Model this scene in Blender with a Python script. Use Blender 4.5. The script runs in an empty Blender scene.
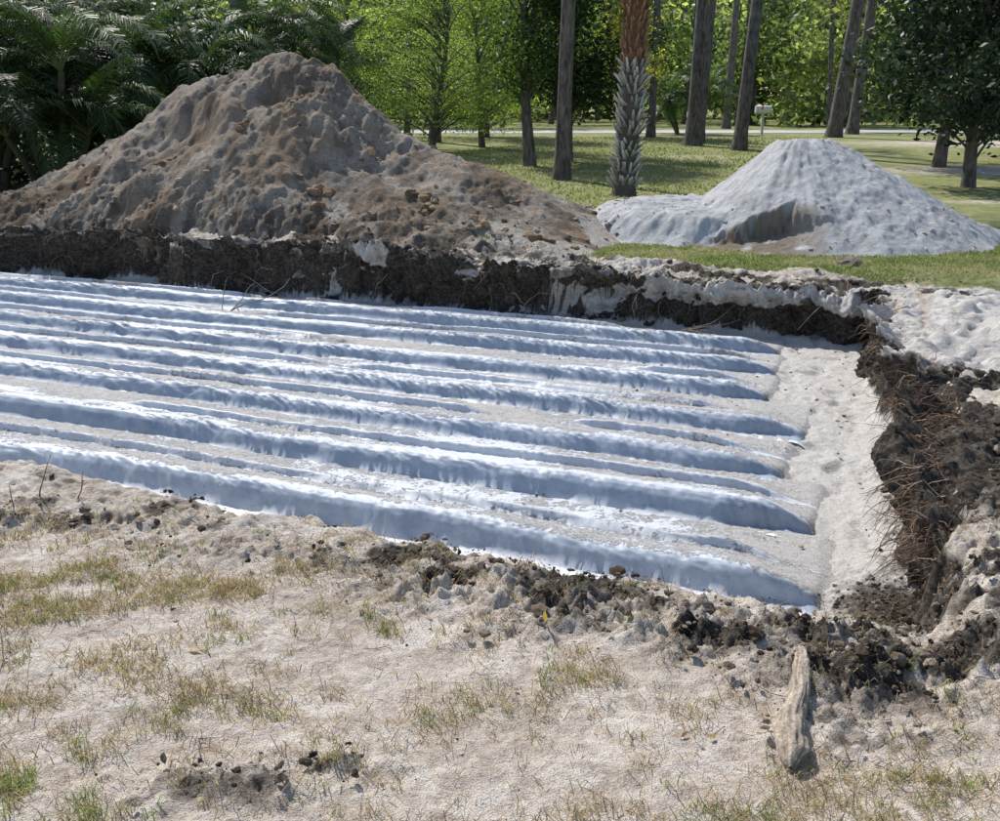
import bpy, math, random
import numpy as np
from mathutils import Vector
rng=np.random.default_rng(7); random.seed(7)
scene=bpy.context.scene
# ------------------------------------------------------------------ helpers
def mk(name,V,F,mat,col=None,smooth=False,parent=None):
    V=np.asarray(V,dtype=np.float32); F=np.asarray(F,dtype=np.int32)
    me=bpy.data.meshes.new(name); n=len(V); M,K=F.shape
    me.vertices.add(n); me.vertices.foreach_set('co',V.ravel())
    me.loops.add(M*K); me.loops.foreach_set('vertex_index',F.ravel())
    me.polygons.add(M); me.polygons.foreach_set('loop_start',np.arange(M,dtype=np.int32)*K)
    me.polygons.foreach_set('use_smooth',np.full(M,smooth))
    me.update(calc_edges=True)
    if col is not None:
        c=np.ones((n,4),dtype=np.float32); c[:,:3]=col
        a=me.color_attributes.new(name='Col',type='FLOAT_COLOR',domain='POINT'); a.data.foreach_set('color',c.ravel())
    me.materials.append(mat)
    ob=bpy.data.objects.new(name,me); scene.collection.objects.link(ob)
    if parent: ob.parent=parent
    return ob
def empty(name,loc=(0,0,0)):
    e=bpy.data.objects.new(name,None); scene.collection.objects.link(e); return e
_tabs={}
def vnoise(x,y,seed=0):
    if seed not in _tabs: _tabs[seed]=np.random.default_rng(1000+seed).random((256,256))
    T=_tabs[seed]; xi=np.floor(x).astype(int); yi=np.floor(y).astype(int)
    fx=x-xi; fy=y-yi; fx=fx*fx*(3-2*fx); fy=fy*fy*(3-2*fy)
    a=T[xi&255,yi&255]; b=T[(xi+1)&255,yi&255]; c=T[xi&255,(yi+1)&255]; d=T[(xi+1)&255,(yi+1)&255]
    return (a*(1-fx)+b*fx)*(1-fy)+(c*(1-fx)+d*fx)*fy
def fbm(x,y,o=4,seed=0,g=.5):
    r=0;a=1;t=0
    for i in range(o):
        ca,sa=math.cos(i*.9),math.sin(i*.9)
        r=r+a*vnoise((x*ca-y*sa)*2**i+i*17.3,(x*sa+y*ca)*2**i+i*9.1,seed+i); t+=a; a*=g
    return r/t
def sst(t):
    t=np.clip(t,0,1); return t*t*(3-2*t)
def gauss(x,y,L):
    r=np.zeros_like(x,dtype=float)
    for (cx,cy,rx,ry,a) in L: r=np.maximum(r,a*np.exp(-(((x-cx)/rx)**2+((y-cy)/ry)**2)))
    return r
CA,SA=math.cos(math.radians(22.3)),math.sin(math.radians(22.3))
def sw(x,y): return x*CA-y*SA, x*SA+y*CA
def xy(s,w): return s*CA+w*SA, -s*SA+w*CA
FLOOR=-.55
DARK=[(.22,3.25,.34,.17,.9),(-.2,3.42,.34,.17,.85),(.7,3.12,.3,.17,.9),(1.25,2.8,.42,.2,1.),(1.65,2.9,.4,.22,1.),(-.73,2.2,.25,.09,.6),(-1.0,3.75,.5,.13,.55),
      (1.2,3.15,.25,.22,.9),(-2.0,4.05,.6,.12,.6),(1.9,3.4,.35,.4,.8),(.95,2.55,.15,.08,.5),(-.45,2.3,.15,.05,.5),(1.8,4.0,.3,.5,.9),(1.1,2.45,.3,.06,.45)]
GRASS=[(-1.25,2.1,.35,.4,1.),(-1.0,3.3,.65,.35,1.),(-.45,3.0,.45,.25,.8),(-1.7,3.2,.6,.5,1.),(.6,2.1,.24,.13,1.),(-.19,2.54,.07,.05,1.),(-.8,2.65,.4,.25,.7),
       (1.05,2.2,.35,.15,.85),(-2.2,3.6,.5,.35,.9),(.1,2.75,.5,.2,.55),(-1.4,2.6,.45,.45,.85),(0.05,2.05,.35,.12,.55),(1.5,2.3,.3,.2,.7),(-.3,2.35,.3,.1,.5)]
def farline(x,y): return 10.3+.4*(fbm(x*1.6,y*1.6,3,31)-.5)+.2*(fbm(x*7,y*7,3,41)-.5)
RW=([3,4.9,6,6.45,6.75,7.1,7.6,10.3],[.45,.33,.27,.3,.62,.42,.1,-.12])
def masks(x,y):
    s,w=sw(x,y)
    nb=fbm(x*1.6,y*1.6,3,31)-.5; nw=fbm(x*7,y*7,3,41)-.5
    far=10.3+.4*nb+.2*nw
    sr=np.interp(w,*RW)+.3*nb+.2*nw
    near=np.interp(s,[-3,-.9,-.2,.3],[3.42,3.42,3.15,3.0])+.3*nb+.2*nw
    f1=sst((far-w)/.14); f2=sst((sr-s)/.22)
    wid=np.interp(s,[-1,-.1],[.62,1.4])
    f3=sst((w-near)/wid); f4=sst((s+15)/.5)
    return s,w,f1,f2,f3,f4,nb,nw
def ground(x,y,full=False):
    x=np.asarray(x,float); y=np.asarray(y,float)
    s,w,f1,f2,f3,f4,nb,nw=masks(x,y)
    fade=1-sst((np.abs(y)-20)/18)
    rise=.45*sst((y-18)/26)
    n1=fbm(x*.5,y*.5,3,3)-.5; n2=fbm(x*4.3,y*4.3,4,7)-.5; n3=fbm(x*19,y*19,4,11,.6)-.5
    closef=1-sst((y-4)/2.5)
    dark=gauss(x,y,DARK)
    top=rise+fade*(.07*n1+.04*n2+.020*n3)
    n4=fbm(x*48,y*48,2,15)-.5
    top+=closef*dark*(.03+.14*np.abs(n2)+.12*n3+.06*n4)+closef*.008*n4
    nearside=(1-sst((w-4.5)/.8))*(1-sst((s-.1)/.5))
    top-=.05*sst((w-1.9)/1.1)*nearside
    edge=np.exp(-((w-3.3)/.3)**2)*nearside
    top+=edge*(.04*n2+.05*n3)
    lip=np.exp(-((w-10.75)/.55)**2)*sst((w-9.9)/.3)
    top+=lip*np.interp(s,[-14,-10,-6,-4,-2,0],[.05,.12,.2,.06,-.05,-.12])*1.0
    top+=lip*(.16*n2+.1*n3)
    rb=sst((w-4.3)/.6)*(1-sst((w-10)/.6))*np.exp(-((s-.55)/.5)**2)
    top+=rb*(.02+.22*n2+.09*n3)
    top+=.13*np.exp(-((s-.75)/.35)**2-((w-5.6)/.5)**2)
    f=f1*f2*f3*f4
    pit=FLOOR+.04*n1+.035*(fbm(x*2.6,y*2.6,3,21)-.5)+.03*n3+.02*n2
    footp=(fbm(x*6,y*6,2,77)-.5); pit+=-.03*np.clip(footp-.08,0,1)*5*sst((s+1.4)/.5)
    pit+=.1*sst(1-np.abs(s-.1)/.4)*0.6*(f2>0)+.06*sst(1-(10.3-w)/.35)
    z=top*(1-f)+pit*f
    fw=f1*(1-f1)*4*sst((s+15)/.5)*f2+f2*(1-f2)*4*f1*sst((w-3.5)/.8)
    z=z+np.clip(fw,0,1)*(.1*n2+.08*n3)
    if not full: return z
    lawn=sst((w-11.1-.5*nb)/.25)
    lawn=np.maximum(lawn,sst((s-3.2)/1.2)*sst((w-6)/1.5))
    lawn=lawn*(1-gauss(x,y,[(13.5,26,4.2,1.6,1.),(18,37,7,2.,.9),(6,31,2.5,1.,.55),(-1,29,2.,.8,.5),(9,18.6,1.5,.5,.6)]))
    g=gauss(x,y,GRASS)*(1-sst((w-3.3)/.4))
    gn=fbm(x*5,y*5,4,51)
    grass=np.maximum(lawn,np.clip(g*1.1*sst((gn-.4)/.2),0,1)*.45)
    dk=np.maximum(dark*sst((fbm(x*6,y*6,4,61)-.3)/.2),np.clip(fw*1.7,0,1))
    dk=np.maximum(dk,.85*lip*sst((fbm(x*3,y*3,4,66)-.33)/.2))
    dk=np.maximum(dk,edge*.6*sst((fbm(x*4,y*4,4,67)-.42)/.15)*(s<-.2))
    dk=np.maximum(dk,.85*rb*sst((fbm(x*3.5,y*3.5,4,68)-.5)/.12)*(1-sst((w-7.0)/.5)))
    dk=np.maximum(dk,.95*np.exp(-((s-.6)/.45)**2-((w-5.2)/.8)**2))
    dk=np.maximum(dk,.9*np.exp(-((s-.5)/.35)**2-((w-6.75)/.22)**2))
    white=np.clip(f*1.2-.1,0,1)
    white=np.maximum(white,sst((w-6.8)/.6)*(1-sst((w-11)/.4))*sst((s-.1)/.2)*(1-sst((s-2.8)/1))*.85)
    ww=lip*sst((fbm(x*2.2+9,y*2.2,3,95)-.57)/.05)*.8*sst((s+6)/1)
    white=np.maximum(white,ww*.75); dk=dk*(1-.8*ww)
    return z,np.stack([grass,dk,white],-1),f,fw
# ------------------------------------------------------------------ node helpers
def newmat(name):
    m=bpy.data.materials.new(name); m.use_nodes=True; nt=m.node_tree
    return m,nt,nt.nodes,nt.links,nt.nodes['Principled BSDF']
def noise(nt,scale,detail=6,rough=.6,vec=None,dist=0):
    n=nt.nodes.new('ShaderNodeTexNoise'); n.inputs['Scale'].default_value=scale; n.inputs['Detail'].default_value=detail
    n.inputs['Roughness'].default_value=rough; n.inputs['Distortion'].default_value=dist
    if vec is None:
        g=nt.nodes.new('ShaderNodeNewGeometry'); vec=g.outputs['Position']
    nt.links.new(vec,n.inputs['Vector']); return n.outputs['Fac']
def ramp(nt,fac,stops):
    r=nt.nodes.new('ShaderNodeValToRGB'); e=r.color_ramp.elements
    while len(e)<len(stops): e.new(.5)
    for i,(p,c) in enumerate(stops):
        e[i].position=p; e[i].color=(c if len(c)==4 else (*c,1)) if not isinstance(c,(int,float)) else (c,c,c,1)
    nt.links.new(fac,r.inputs['Fac']); return r.outputs['Color']
def mixc(nt,fac,a,b,mode='MIX'):
    m=nt.nodes.new('ShaderNodeMix'); m.data_type='RGBA'; m.blend_type=mode
    for k,v in ((0,fac),(6,a),(7,b)):
        if isinstance(v,(int,float)): m.inputs[k].default_value=v
        elif isinstance(v,tuple): m.inputs[k].default_value=(*v,1)
        else: nt.links.new(v,m.inputs[k])
    return m.outputs[2]
def math_(nt,op,a,b,clamp=False):
    m=nt.nodes.new('ShaderNodeMath'); m.operation=op; m.use_clamp=clamp
    for i,v in enumerate((a,b)):
        if isinstance(v,(int,float)): m.inputs[i].default_value=v
        else: nt.links.new(v,m.inputs[i])
    return m.outputs[0]
def bump(nt,b,h,strength,dist):
    n=nt.nodes.new('ShaderNodeBump'); n.inputs['Strength'].default_value=strength; n.inputs['Distance'].default_value=dist
    nt.links.new(h,n.inputs['Height']); nt.links.new(n.outputs[0],b.inputs['Normal'])
def attr(nt,name='Col'):
    a=nt.nodes.new('ShaderNodeAttribute'); a.attribute_name=name; return a.outputs['Color']
# ground
m_ground,nt,N,L,B=newmat('ground_mat')
sep=N.new('ShaderNodeSeparateColor'); L.new(attr(nt),sep.inputs[0])
nA=noise(nt,2.2,4,.65); nB=noise(nt,34,5,.75); nC=noise(nt,190,2,.7); nD=noise(nt,9,5,.7)
soil=ramp(nt,nA,[(.3,(.52,.465,.405)),(.5,(.66,.605,.545)),(.7,(.76,.715,.66))])
soil=mixc(nt,ramp(nt,nD,[(.46,0),(.64,.85)]),soil,(.44,.375,.31))
soil=mixc(nt,.45,soil,ramp(nt,nB,[(.3,(.2,.17,.14)),(.5,(.5,.475,.44)),(.7,(.7,.68,.65))]),'OVERLAY')
soil=mixc(nt,ramp(nt,nC,[(.37,.65),(.46,0)]),soil,(.22,.175,.14))
sandc=ramp(nt,nB,[(.3,(.52,.495,.46)),(.5,(.67,.645,.61)),(.72,(.76,.74,.715))])
sandc=mixc(nt,ramp(nt,nD,[(.46,0),(.66,.6)]),sandc,(.50,.465,.415))
sandc=mixc(nt,ramp(nt,nC,[(.37,.55),(.46,0)]),sandc,(.27,.24,.2))
darkc=ramp(nt,nB,[(.3,(.016,.013,.011)),(.5,(.066,.056,.047)),(.7,(.20,.175,.145))])
darkc=mixc(nt,ramp(nt,nD,[(.52,0),(.70,.65)]),darkc,(.22,.18,.135))
grs=ramp(nt,nB,[(.3,(.08,.105,.03)),(.5,(.20,.24,.08)),(.7,(.33,.35,.15))])
grs=mixc(nt,ramp(nt,nD,[(.45,0),(.7,.7)]),grs,(.33,.30,.15))
grs=mixc(nt,ramp(nt,nA,[(.47,0),(.64,.55)]),grs,(.45,.39,.26))
thr=lambda fac,lo,hi: ramp(nt,math_(nt,'ADD',fac,math_(nt,'MULTIPLY',math_(nt,'SUBTRACT',nD,.5),.9)),[(lo,0),(hi,1)])
c=mixc(nt,thr(sep.outputs[2],.3,.6),soil,sandc)
c=mixc(nt,thr(sep.outputs[0],.3,.75),c,grs)
c=mixc(nt,thr(sep.outputs[1],.25,.6),c,darkc)
L.new(c,B.inputs['Base Color']); B.inputs['Roughness'].default_value=.95; B.inputs['Specular IOR Level'].default_value=.15
hh=math_(nt,'ADD',math_(nt,'MULTIPLY',nB,.8),math_(nt,'MULTIPLY',nC,.3))
bump(nt,B,hh,1,.026)
# piles
def earthmat(name,stops,clump,cl=(.48,.62),bd=.05,sc=1.0):
    m,nt,N,L,B=newmat(name)
    a=noise(nt,26*sc,6,.78); b=noise(nt,3.2*sc,5,.65); cN=noise(nt,90*sc,2,.7)
    c=ramp(nt,a,stops); c=mixc(nt,ramp(nt,b,[(cl[0],0),(cl[1],.75)]),c,clump)
    c=mixc(nt,ramp(nt,cN,[(.33,.45),(.45,0)]),c,tuple(v*.35 for v in clump))
    c=mixc(nt,1.0,c,attr(nt),'MULTIPLY')
    L.new(c,B.inputs['Base Color']); B.inputs['Roughness'].default_value=.95; B.inputs['Specular IOR Level'].default_value=.12
    bump(nt,B,math_(nt,'ADD',a,math_(nt,'MULTIPLY',cN,.3)),.95,bd); return m
m_dirt=earthmat('dirt_mat',[(.3,(.21,.18,.15)),(.5,(.44,.40,.35)),(.7,(.60,.56,.505))],(.37,.295,.22),bd=.07)
m_sand=earthmat('sand_mat',[(.3,(.53,.53,.52)),(.5,(.69,.69,.68)),(.7,(.78,.78,.77))],(.60,.595,.58),bd=.04,sc=1.4)
m_clod=earthmat('clod_mat',[(.3,(.5,.42,.34)),(.6,(1,.93,.85))],(.6,.5,.4),bd=.012,sc=2)
def attrmat(name,rough=.7,trans=0.,tcol=(1.3,1.5,.6),bmp=None,spec=.3):
    m,nt,N,L,B=newmat(name); a=attr(nt)
    B.inputs['Roughness'].default_value=rough; B.inputs['Specular IOR Level'].default_value=spec
    src=a
    if bmp:
        n=noise(nt,bmp[0],4,.7); src=mixc(nt,1.0,a,ramp(nt,n,[(.3,.45),(.65,1.25)]),'MULTIPLY'); bump(nt,B,n,.8,bmp[1])
    L.new(src,B.inputs['Base Color'])
    if trans:
        t=N.new('ShaderNodeBsdfTranslucent'); L.new(mixc(nt,1.0,a,tcol,'MULTIPLY'),t.inputs[0])
        ms=N.new('ShaderNodeMixShader'); ms.inputs[0].default_value=trans
        L.new(B.outputs[0],ms.inputs[1]); L.new(t.outputs[0],ms.inputs[2]); L.new(ms.outputs[0],N['Material Output'].inputs[0])
    return m
m_leaf=attrmat('foliage_mat',.5,.5,(2.3,2.4,1.1))
m_darkleaf=attrmat('glossy_foliage_mat',.5,.25,(1.6,1.8,.8),spec=.3)
m_grass=attrmat('grass_blade_mat',.6,.3,(1.3,1.35,.9))
m_root=attrmat('root_mat',.9,0,bmp=(60,.01))
m_wood=attrmat('weathered_wood_mat',.85,0,bmp=(90,.006))
m_bark,nt,N,L,B=newmat('pine_bark_mat')
tc=N.new('ShaderNodeNewGeometry'); mp=N.new('ShaderNodeMapping'); mp.inputs['Scale'].default_value=(1,1,.25); L.new(tc.outputs['Position'],mp.inputs[0])
bn=noise(nt,14,5,.7,mp.outputs[0]); bc=ramp(nt,bn,[(.35,(.05,.043,.04)),(.5,(.15,.13,.12)),(.7,(.28,.25,.235))]); L.new(bc,B.inputs['Base Color'])
B.inputs['Roughness'].default_value=.95; bump(nt,B,bn,1,.08)
# fabric: blue-grey geotextile, dusted with sand (Col.r = sand cover, Col.g = clean pale cloth in front, painted sunlight on the ridge tops)
m_fab,nt,N,L,B=newmat('geotextile_mat')
sep=N.new('ShaderNodeSeparateColor'); L.new(attr(nt),sep.inputs[0])
nB=noise(nt,30,6,.8); nC=noise(nt,170,2,.75); nD=noise(nt,6,5,.65)
fab=ramp(nt,nD,[(.3,(.26,.325,.41)),(.7,(.45,.505,.57))])
fab=mixc(nt,sep.outputs[1],fab,(.72,.74,.76))
fab=mixc(nt,ramp(nt,nB,[(.35,.35),(.5,0)]),fab,(.25,.27,.3))
snd=ramp(nt,nB,[(.3,(.46,.445,.42)),(.5,(.66,.645,.62)),(.7,(.77,.76,.745))])
snd=mixc(nt,ramp(nt,nC,[(.39,.8),(.48,0)]),snd,(.24,.215,.19))
k=math_(nt,'ADD',sep.outputs[0],math_(nt,'ADD',math_(nt,'MULTIPLY',math_(nt,'SUBTRACT',nB,.5),2.2),math_(nt,'MULTIPLY',math_(nt,'SUBTRACT',nD,.5),1.1)))
kf=ramp(nt,k,[(.36,0),(.52,1)])
L.new(mixc(nt,kf,fab,snd),B.inputs['Base Color']); L.new(ramp(nt,kf,[(0,.5),(1,.95)]),B.inputs['Roughness']); B.inputs['Specular IOR Level'].default_value=.3
bump(nt,B,math_(nt,'MULTIPLY',math_(nt,'ADD',nB,nC),kf),.8,.02)
# ------------------------------------------------------------------ ground sheet
def grow(a,b,st,k=1.1):
    out=[];p=a;d=st;sg=1 if b>a else -1
    while (b-p)*sg>0: p+=sg*d; d*=k; out.append(p)
    return out
xs=np.array(grow(-10.5,-450,.05)[::-1]+list(np.arange(-10.5,-3,.032))+list(np.arange(-3,2.7,.012))+list(np.arange(2.7,6.5,.03))+grow(6.5,450,.05))
ys=np.array(grow(1.4,-60,.05,1.2)[::-1]+list(np.arange(1.4,4.6,.0105))+list(np.arange(4.6,15.6,.026))+grow(15.6,500,.05))
def gridfaces(nx,ny):
    i=np.arange(ny-1)[:,None]*nx+np.arange(nx-1)[None,:]; i=i.ravel()
    return np.stack([i,i+1,i+1+nx,i+nx],-1)
X,Y=np.meshgrid(xs,ys); Z,C,_,_=ground(X.ravel(),Y.ravel(),True)
mk('ground',np.stack([X.ravel(),Y.ravel(),Z],-1),gridfaces(len(xs),len(ys)),m_ground,C,True)
# ------------------------------------------------------------------ cut earth banks of the pit
def bank(name,line,out,u,seed,brown,u0,u1):
    nt_=84; t=np.linspace(0,1.75,nt_); U,T=np.meshgrid(u,t); U=U.ravel();T=T.ravel()
    x0,y0=line(U); 
    tt=np.clip(T,0,1); P_=T*.62
    big=fbm(U*1.7,P_*2.0,3,seed)-.5; med=fbm(U*5,P_*6,3,seed+5,.6)-.5; fin=fbm(U*17,P_*20,4,seed+9,.68)-.5; rdg=np.abs(fbm(U*4,P_*5,3,seed+20)-.5)*2
    notch=np.interp(U,[6.3,6.6,6.85,7.1],[0,1,1,0]) if brown else 0
    d=.08-.05*tt+.10*sst((tt-.6)/.3)+.36*big+.26*med+.13*fin-.08*rdg-.25*notch*(1-.4*tt)
    d=d*sst(tt/.12+.45)
    back=np.clip(T-1,0,1)/.75
    fe=np.minimum(sst((U-u0)/.5),sst((u1-U)/.3))
    d2=d*(1-back)-.45*back
    d2=d2*fe-(1-fe)*.25
    xb=x0+out[0]*(d2-.04); yb=y0+out[1]*(d2-.04)
    topl=ground(x0-out[0]*.25,y0-out[1]*.25); gloc=ground(x0+out[0]*(d2),y0+out[1]*(d2))
    topz=np.where(back>0,topl*(1-back)+gloc*back,topl)
    z=FLOOR-.06+tt*(topz-FLOOR+.06)+(.16*med+.10*fin+.03+.12*big)*sst((T-.8)/.2)*(1-back)-.07*sst((back-.5)/.5)+.03*fin
    z=z-.25*(1-fe)*(tt>.3)
    pn=fbm(U*1.6,P_*3.5,4,seed+31); wx=(U if not brown else 0*U-9)
    white=sst((pn-.60)/.04)*sst((T-.15)/.1)*.8*sst((wx+8)/2.)+ .8*sst((.08-tt)/.04)
    if brown: white=np.maximum(white*.5,.85*sst((U-6.95)/.5)*sst((T-.85)/.15))
    dk=np.full(len(U),.95)*(1-.9*np.clip(white,0,1))
    if not brown: dk=dk*(1-.5*sst((fbm(U*2.4,P_*6,3,seed+50)-.54)/.06)*(T>.85))
    if brown: dk=dk*np.where(fbm(U*5,P_*6,3,seed+41)>.55,.72,1)
    col=np.stack([0*dk,dk,np.clip(white,0,1)],-1)
    return mk(name,np.stack([xb,yb,z],-1),gridfaces(len(u),nt_),m_ground,col,True)
def fl(U):
    x,y=xy(U,10.3); f=farline(x,y); return xy(U,f-.1)
bank('earth_bank',fl,(-SA,-CA),np.arange(-15.2,.4,.016),600,False,-16,.7)
def rl(U):
    s=np.interp(U,*RW); x,y=xy(s,U); s=s+.3*(fbm(x*1.6,y*1.6,3,31)-.5)+.2*(fbm(x*7,y*7,3,41)-.5)-.12; return xy(s,U)
bank('earth_bank',rl,(-CA,SA),np.arange(4.1,10.5,.011)[::-1],700,True,4.1,10.8)
# ------------------------------------------------------------------ dirt pile
PS=[-13.6,-12.9,-12.3,-11.4,-10.65,-9.9,-9.48,-8.7,-8.2,-7.94,-7.6,-6.87,-6.1,-5.3,-4.4,-3.3]
PH=[-.1,.55,1.08,1.42,1.76,2.14,2.32,2.42,2.40,2.28,1.98,1.36,1.0,.80,.44,-.1]
def dirt_h(x,y):
    s,w=sw(x,y); n=fbm(x*1.3,y*1.3,4,101)-.5; n2=fbm(x*5,y*5,4,111,.65)-.5; rd=np.abs(fbm(x*2.4,y*2.4,3,121)-.5)
    n5=fbm(x*17,y*17,3,118,.6)-.5; rough=sst((fbm(x*.9,y*.9,3,125)-.46)/.15)*(1-.6*sst((-s-9.5)/1.5))
    H=np.interp(s+.3*n,PS,PH); wc=12.95
    q=np.abs(w-wc+.5*n)/np.where(w<wc,2.5,2.6)
    q=np.sqrt(q*q+.004)
    h=H*np.clip(1-q,-.3,1)
    amp=np.clip(H,0,1)*np.clip(1.25-q,0,1)
    rill=np.abs(fbm(s*3.2,w*.7,3,127)-.5)
    return h+amp*(.36*n+(.03+.15*rough)*n2-.14*rd-.14*rill+.1+(.03+.07*rough)*n5)
def pile(name,fn,x0,x1,y0,y1,st,mat,colfn):
    xs=np.arange(x0,x1,st); ys=np.arange(y0,y1,st); X,Y=np.meshgrid(xs,ys); X=X.ravel();Y=Y.ravel()
    g=ground(X,Y); h=fn(X,Y); Z=np.where(h>-.03,g+h,g-.12+0*h); 
    F=gridfaces(len(xs),len(ys)); keep=(h[F]>-.08).all(1); F=F[keep]
    used=np.unique(F); mp=np.full(len(X),-1); mp[used]=np.arange(len(used))
    return mk(name,np.stack([X,Y,Z],-1)[used],mp[F],mat,colfn(X,Y,h)[used],True)
def dcol(x,y,h):
    n=fbm(x*1.1,y*1.1,4,131); n3=fbm(x*6,y*6,3,133); s,w=sw(x,y)
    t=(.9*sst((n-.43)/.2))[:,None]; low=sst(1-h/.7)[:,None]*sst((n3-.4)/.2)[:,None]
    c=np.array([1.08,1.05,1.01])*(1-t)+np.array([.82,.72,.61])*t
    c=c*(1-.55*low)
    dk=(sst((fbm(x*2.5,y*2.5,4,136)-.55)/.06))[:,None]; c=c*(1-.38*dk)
    wh=(sst((fbm(x*1.5,y*1.5,3,140)-.56)/.05)*sst(1-h/.8)*sst((s+9)/1))[:,None]
    return c*(1-wh)+np.array([1.4,1.45,1.5])*wh
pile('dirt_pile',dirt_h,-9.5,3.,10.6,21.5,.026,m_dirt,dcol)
# ------------------------------------------------------------------ sand pile
def sand_h(x,y):
    cx,cy=4.05,14.0; n=fbm(x*1.5,y*1.5,4,151)-.5; n2=fbm(x*9,y*9,3,161,.6)-.5; n3=fbm(x*26,y*26,2,165)-.5
    dx,dy=x-cx,y-cy; u=dx*.95-dy*.3; v=dx*.3+dy*.95
    r=np.sqrt((u/np.where(u>0,2.75,1.75))**2+(v/2.3)**2)*(1+.22*n)
    h=1.5*np.clip(1-r,-.2,1); h=np.minimum(h,1.27+.08*n)
    r2=np.sqrt(((u+1.25)/1.8)**2+((v+.3)/1.7)**2)*(1+.3*n)
    h2=np.where(r2<1,.36*sst((1-r2)/.35)+.15*np.clip(1-r2,0,1),-.2*np.clip(r2-1,0,1))
    h=np.maximum(h,h2)
    ln=12.42+.35*n2+.3*n+.12*(x-3)-.3*sst((x-3.5)/.5)
    sc=np.exp(-((x-2.95)/.9)**4)*(1-sst((y-ln)/.14)); h=h*(1-.75*sc)
    rill=np.abs(fbm(np.arctan2(v,u)*9,r*1.2,3,171)-.5)
    return h+np.clip(h+.1,0,.3)*(.2*n2+.5*n-.4*rill+.08*n3)
def scol(x,y,h):
    n=fbm(x*3,y*3,4,181); ln=12.54+.12*(x-3)-.3*sst((x-3.5)/.5); m=np.exp(-((x-2.95)/1.)**4)*(1-sst((y-ln)/.12))*sst((n-.25)/.15); m=np.clip(m,0,1)[:,None]
    v=(1-.16*sst((fbm(x*4,y*4,4,185)-.5)/.12))[:,None]
    return np.array([1.,1.01,1.03])*v*(1-m)+np.array([.42,.35,.27])*m*1
pile('sand_pile',sand_h,.8,7.6,11.0,17.2,.024,m_sand,scol)
def surf(x,y):
    g=ground(x,y); d=dirt_h(x,y); q=sand_h(x,y)
    return g+np.maximum(0,np.maximum(d,q))
# ------------------------------------------------------------------ geotextile covered rows
ends=[-.22,-.33,-.6,-.55,-.92,-.98,-1.05]
for k in range(7):
    w0=4.40+.825*k; se=ends[k]
    ss=np.concatenate([np.arange(-15,-5,.035),np.arange(-5,se+.3,.013)])
    cc=np.concatenate([np.arange(-.42 if k==0 else -.06,0,.03),np.arange(0,.14,.007),np.arange(.14,.38,.02),np.arange(.38,.5,.009),np.arange(.5,.86,.022)])
    S,Cc=np.meshgrid(ss,cc); S=S.ravel();Cc=Cc.ravel()
    wob=.06*(fbm(S*1.1,S*0+k*7.7,2,201)-.5)+.03*(fbm(S*4,S*0+k*3.7,2,203)-.5)
    ef=sst((se-S)/.55)
    c=Cc-wob*1.2
    ce=.12+(c-.12)/(.45+.55*ef)
    hp=np.interp(ce,[-.5,-.25,-.05,-.01,.01,.035,.06,.09,.13,.19,.28,.42,.6,.9],[.03,.0,.0,.006,.045,.085,.105,.112,.112,.098,.068,.04,.018,.0])
    hp=hp*(1+.35*(fbm(S*.8,S*0+k*5.1,2,207)-.5))*(1.18 if k<2 else 1.0)
    cr=sst((fbm(S*.45,S*0+k*11,2,209)-.22)/.12); cc2=c-.44-.05*np.sin(S*.7+k*2)
    hp+=cr*.058*np.where(cc2<0,np.exp(-(cc2/.016)**2),np.exp(-(cc2/.10)**2))*ef
    hp*=np.sqrt(np.clip((se-S)/.3,0,1))
    u=S*12+c*34; v=S*2.4-c*6
    fold=np.abs(fbm(u,v,2,211+k)-.5)*2; onf=np.exp(-((c-.055)/.075)**2)+.5*np.exp(-((c-.45)/.05)**2)
    fold2=np.abs(fbm(S*24+c*20,c*2+S*.6,2,231+k)-.5)*2
    tight=.35+.65*sst((fbm(S*.9,c*0+k,2,240)-.3)/.3)
    n=fbm(S*5,c*7,4,251+k)-.5
    fr=onf*tight*(.022*(fold-.4)+.015*(fold2-.4))*sst((se-S)/.15)
    hp+=fr+.014*n*(hp>.01)+.013*(fbm(S*24,c*24,3,261,.65)-.5)
    w=w0+Cc-.6*fr
    x,y=xy(S,w)
    base=FLOOR+.04*(fbm(x*.5,y*.5,3,3)-.5)+.022
    if k==0:
        g=ground(x,y); base=np.where(Cc<-.05,np.maximum(base,g+.012),base)
        ragged=Cc<(-.36+.22*fbm(S*2.3,S*0,3,271)+.05*fbm(S*11,S*0,2,272)); base=np.where(ragged,g-.05,base)
    base=base-.07*sst((S-se+.05)/.15)*(1 if k!=0 else .6)
    sand=np.interp(c,[-.4,0,.05,.09,.15,.3,.5,.8],[.15,.0,.0,.2,.42,.54,.56,.64])
    sand+=(fbm(S*1.3,c*3+k*4,4,281)-.5)*1.3
    sand*=sst((c-.05)/.05)*.9+.1
    sand+=.4*sst((S-se+1.2)/1.2)*sst((c-.08)/.1)
    sand-=.6*cr*np.exp(-((cc2+.01)/.018)**2)
    sand+=-.12+.03*k
    flap_crest_lit=np.maximum(sst((-c-.005)/.02),.75*sst((c-.075)/.03))  # pale front strip, plus sunlit highlight painted from the ridge crest back
    mk('geotextile_covered_pipe',np.stack([x,y,base+hp],-1),gridfaces(len(ss),len(cc)),m_fab,np.stack([np.clip(sand,0,1),flap_crest_lit,0*flap_crest_lit],-1),True)
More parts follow.
